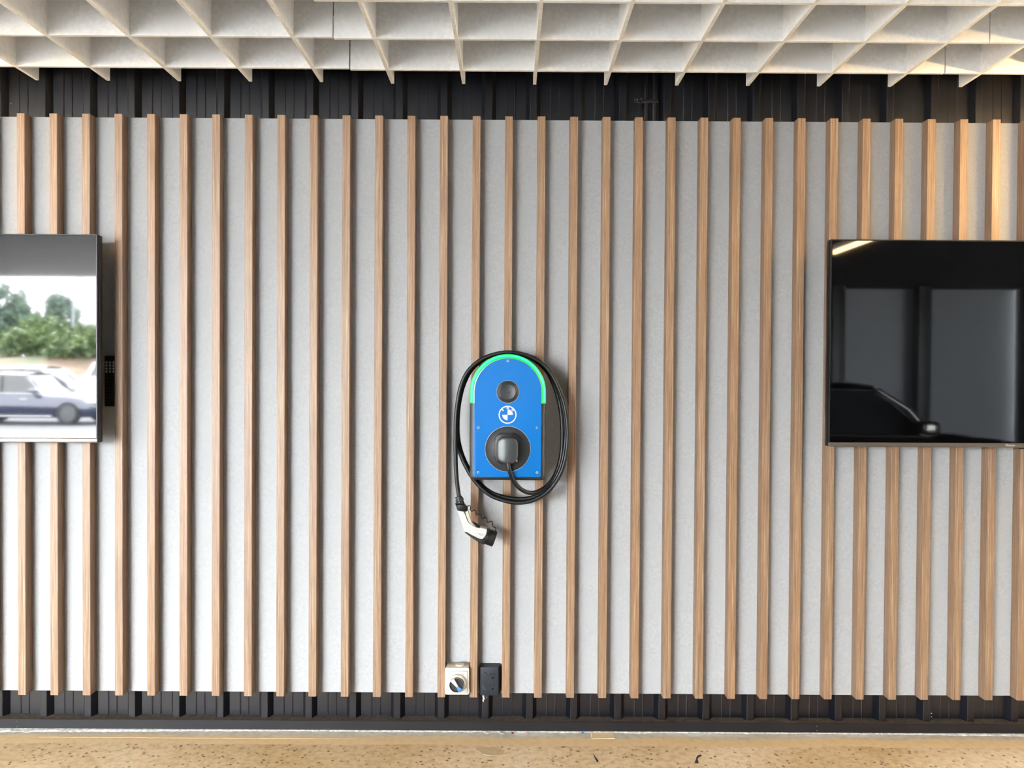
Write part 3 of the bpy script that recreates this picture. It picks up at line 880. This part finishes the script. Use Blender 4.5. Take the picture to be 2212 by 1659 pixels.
# ------------------------------------------------------------------ yard outside, mirrored in the screens
def car(name, loc, rz, paint, label, L_=4.85, W=1.86, H=1.46, belt=.92, suv=False):
    r_ = root(name, loc, label, 'car')
    base = Vector(loc)
    def st(x, hw, z0, z1, n=7):
        ring = []
        for s in (1, -1):
            pr_ = [(hw * .90, z0), (hw * .98, z0 + .12), (hw, z0 + (z1 - z0) * .5), (hw * .965, z1 - .08), (hw * .90, z1 - .02), (hw * .55, z1 + .015)]
            if s < 0: pr_ = list(reversed(pr_))
            ring += [base + Vector((x, s * y, z)) for y, z in pr_]
        return ring
    h = L_ / 2
    fw, rw = h - .86, -h + .98
    zt = .84 if suv else .70
    stations = [(-h, .74, .42, belt - .12), (-h + .12, .86, .28, belt + .02), (-h + .55, .92, .22, belt + .04), (-.8, .93, .20, belt),
                (.3, .93, .20, belt - .01), (h - 1.45, .93, .20, belt - .03), (h - .8, .92, .20, belt - .10), (h - .3, .86, .22, belt - .20), (h - .06, .74, .26, zt - .05), (h, .66, .32, zt - .12)]
    bm = bmesh.new()
    bm_rings(bm, [st(x, hw * W / 1.86, z0, z1) for x, hw, z0, z1 in stations])
    bd = from_bm('body', bm, paint, r_, 50)
    # glass house
    rear = -h + (.25 if suv else .75)
    gs = [(rear, .78, .70, belt), (rear + (.28 if suv else .75), .80, .64, H - .05), (-.55, .82, .64, H), (.25, .82, .62, H - .02), (h - 1.62, .84, .70, belt - .02)]
    bm = bmesh.new()
    rings = []
    for i, (x, hb, ht, zt_) in enumerate(gs):
        zz = max(zt_ - .04, belt - .03)
        rings.append([base + Vector((x, s * y, z)) for s, y, z in ((1, hb, belt - .06), (1, ht, zz), (-1, ht, zz), (-1, hb, belt - .06))])
    bm_rings(bm, rings)
    from_bm('windows', bm, M['car_glass'], r_, 20)
    bm = bmesh.new()
    rr = []
    for i, (x, hb, ht, zt_) in enumerate(gs[1:4]):
        rr.append([base + Vector((x, y, z)) for y, z in ((ht + .02, zt_ - .05), (ht * .9, zt_ + .0), (0, zt_ + .03), (-ht * .9, zt_), (-ht - .02, zt_ - .05))])
    bm_rings(bm, rr, cap0=False, cap1=False)
    from_bm('roof', bm, paint, r_, 60)
    for s in (-1, 1):
        yb_, yt = s * .80, s * .65
        A_ = base + Vector((h - 1.62, yb_, belt - .04)); B_ = base + Vector((.25, yt, H - .07))
        tube('windscreen_pillar', [A_, (A_ + B_) / 2 + Vector((.04, 0, .03)), B_], .035, paint, r_, 8)
        C_ = base + Vector((rear + .05, yb_, belt)); D_ = base + Vector((rear + (.28 if suv else .75), yt, H - .09))
        tube('rear_pillar', [C_, (C_ + D_) / 2, D_], .07, paint, r_, 8)
        tube('centre_pillar', [base + Vector((-.35, s * .825, belt - .04)), base + Vector((-.42, yt, H - .06))], .03, M['post'], r_, 8)
        tube('window_trim', [C_ + Vector((0, s * .01, .02)), D_ + Vector((0, s * .01, .0)), base + Vector((-.5, yt + s * .02, H - .045)), B_ + Vector((0, s * .02, 0)), A_ + Vector((0, s * .03, 0))], .014, M['chrome'], r_, 6)
        tube('belt_trim', [base + Vector((rear + .1, s * .90 * W / 1.86, belt - .02)), base + Vector((h - 1.7, s * .90 * W / 1.86, belt - .05))], .014, M['chrome'], r_, 6)
        mb = base + Vector((h - 1.78, s * 1.0, belt + .04))
        bm = bmesh.new(); bm_box(bm, mb - Vector((.09, .11, .07)), mb + Vector((.09, .11, .07)), .04, 3)
        from_bm('wing_mirror', bm, paint, r_, 60)
        hl = base + Vector((h - .26, s * .70, .66 if not suv else .80))
        bm = bmesh.new(); bm_box(bm, hl - Vector((.20, .14, .055)), hl + Vector((.20, .14, .055)), .04, 2)
        from_bm('headlight', bm, M['lamp_glass'], r_, 60)
        for x in (-.75, .35):
            q = base + Vector((x, s * .925 * W / 1.86, belt - .20))
            bm = bmesh.new(); bm_box(bm, q - Vector((.10, .02, .014)), q + Vector((.10, .02, .014)), .008, 2)
            from_bm('door_handle', bm, M['chrome'], r_, 60)
        tube('sill_trim', [base + Vector((rw + .45, s * .90 * W / 1.86, .25)), base + Vector((fw - .45, s * .90 * W / 1.86, .25))], .016, M['chrome'], r_, 6)
        wr = .345 if suv else .325
        for wx in (fw, rw):
            c_ = base + Vector((wx, s * .78 * W / 1.86, wr))
            ax2 = Vector((0, s, 0))
            wh = lathe('wheel', [(wr * .72, 0), (wr * .95, .0), (wr, .03), (wr, .155), (wr * .95, .185), (wr * .74, .185), (wr * .70, .165), (wr * .70, .10), (0, .10)], c_ - ax2 * .02, ax2, M['tyre'], r_, 36)
            bm = bmesh.new()
            bm_lathe(bm, [(wr * .70, .16), (wr * .74, .188), (wr * .69, .192), (wr * .66, .165)], c_ - ax2 * .02, ax2, 36)
            bm_lathe(bm, [(.06, .12), (.055, .172), (0, .178)], c_ - ax2 * .02, ax2, 16)
            for k in range(10):
                a_ = 2 * math.pi * k / 10 + .1
                dv = Vector((math.cos(a_), 0, math.sin(a_)))
                o_ = c_ + ax2 * .135
                bm_tube(bm, [o_ + dv * .04, o_ + dv * wr * .69], .014, 6)
            from_bm('rim', bm, M['alloy'], wh, 40)
    gr = base + Vector((h - .03, 0, .52))
    bm = bmesh.new(); bm_box(bm, gr - Vector((.05, .32, .10)), gr + Vector((.045, .32, .10)), .03, 2)
    from_bm('grille', bm, M['post'], r_, 60)
    r_.rotation_euler.z = rz
    return r_
G0 = -.03
car('car', (-13.95, -20.2, G0), 0, M['car_blue'], 'dark blue sedan with spoked wheels mirrored in the left screen')
car('car', (-16.1, -24.6, G0), 0, M['car_white'], 'white wagon behind the blue sedan, mirrored in the left screen', 4.9, 1.95, 1.66, 1.05, True)
car('car', (-14.2, -28.6, G0 + .2), 0, M['car_white'], 'white car farthest back, its roof mirrored in the left screen', 4.9, 1.95, 1.72, 1.08, True)
car('car', (3.45, -5.75, 0), R(-3), M['car_black'], 'black car in the bay, its roof mirrored in the right screen', 4.7, 1.86, 1.42, .95)

# earth bank, trees and street lamp beyond the parked cars
bm = bmesh.new()
rr = []
rnd = random.Random(5)
for i in range(41):
    x = -60 + i * 2
    j = rnd.random
    rr.append([(x, -29.5 + j() * .4, -.06), (x, -31.5 + j() * .5, 1.0 + j() * .3), (x, -33.5, 1.9 + j() * .3), (x, -46, 2.2), (x, -46, -.06)])
bm_rings(bm, rr)
tag(from_bm('earth_bank', bm, M['bank'], None, 60), 'brown earth bank behind the parked cars, mirrored in the left screen', 'bank')
def tree(name, x, y, z, blobs, m, label, group, n=2600, leaf=.16, trunk=True):
    r_ = root(name, (x, y, z), label, 'tree', group)
    rnd = random.Random(hash((round(x * 10), round(y * 10))) & 0xffff)
    bm = bmesh.new()
    tot = sum(b_[3] ** 2 for b_ in blobs)
    for bx_, by_, bz_, br in blobs:
        for _ in range(int(n * br * br / tot)):
            v = Vector((rnd.gauss(0, 1), rnd.gauss(0, 1), rnd.gauss(0, 1))).normalized() * br * (.55 + .5 * rnd.random())
            c = Vector((x + bx_, y + by_, z + bz_)) + Vector((v.x, v.y, v.z * .85))
            q = Euler((rnd.random() * 6.3, rnd.random() * 6.3, rnd.random() * 6.3)).to_matrix()
            s = leaf * (.6 + .8 * rnd.random())
            bm.faces.new([bm.verts.new(c + q @ Vector(p)) for p in ((-s, 0, 0), (0, -s * .45, s * .1), (s, 0, 0), (0, s * .45, s * .1))])
    me_o = from_bm('foliage', bm, m, r_)
    me_o['kind'] = 'stuff'
    if trunk:
        top = max(b_[2] for b_ in blobs)
        tube('trunk', [(x, y, z - .1), (x + .05, y, z + top * .5), (x, y, z + top)], [.16, .12, .05], M['bark'], r_, 8)
T = 'trees and bushes beyond the parked cars'
tree('leafy_tree', -25.2, -36.5, 2.0, [(0, 0, 2.6, 1.5), (-1.2, 0, 1.6, 1.4), (1.0, .3, 1.7, 1.2)], M['leaf2'], 'tall blue-green tree at the left edge of the left screen', T, 3200)
tree('round_bush', -22.2, -35.0, 1.7, [(0, 0, 1.3, 1.3), (1.2, 0, 1.0, 1.1), (-1.1, 0, .9, 1.1)], M['leaf'], 'broad green bush in the middle of the left screen', T, 3200)
tree('slim_tree', -23.2, -38.0, 2.0, [(0, 0, 2.9, .7), (.2, 0, 2.3, .9), (-.2, 0, 1.3, 1.0)], M['leaf2'], 'slim tall tree beside the street lamp in the left screen', T, 2200)
tree('round_bush', -19.6, -34.0, 1.7, [(0, 0, 1.0, 1.2), (1.1, 0, .8, 1.0), (-1.0, 0, .8, 1.0)], M['leaf'], 'green bush under the street lamp in the left screen', T, 3000)
tree('round_bush', -16.6, -34.2, 1.7, [(0, 0, .8, 1.1), (1.2, 0, .6, 1.0), (-1.2, 0, .7, 1.0)], M['leaf'], 'low green bush at the right edge of the left screen', T, 2600)
tree('leafy_tree', -29.0, -35.0, 2.0, [(0, 0, 2.0, 1.6), (1.6, 0, 1.4, 1.4), (-1.4, 0, 1.2, 1.3)], M['leaf2'], 'wide blue-green tree beyond the left screen edge', T, 2600)
sl = root('street_lamp', (-20.3, -34.0, 1.8), 'thin curved street lamp rising behind the bushes in the left screen', 'street lamp')
tube('pole', smooth_path([(-20.3, -34, 1.8), (-20.3, -34, 3.4), (-20.25, -34, 4.5), (-20.12, -34, 5.2), (-19.85, -34, 5.9), (-19.3, -34, 6.4)], 4), .06, M['clad'], sl, 8)
box('lamp_head', (-19.35, -34.12, 6.34), (-18.7, -33.88, 6.46), M['clad'], sl, .03)
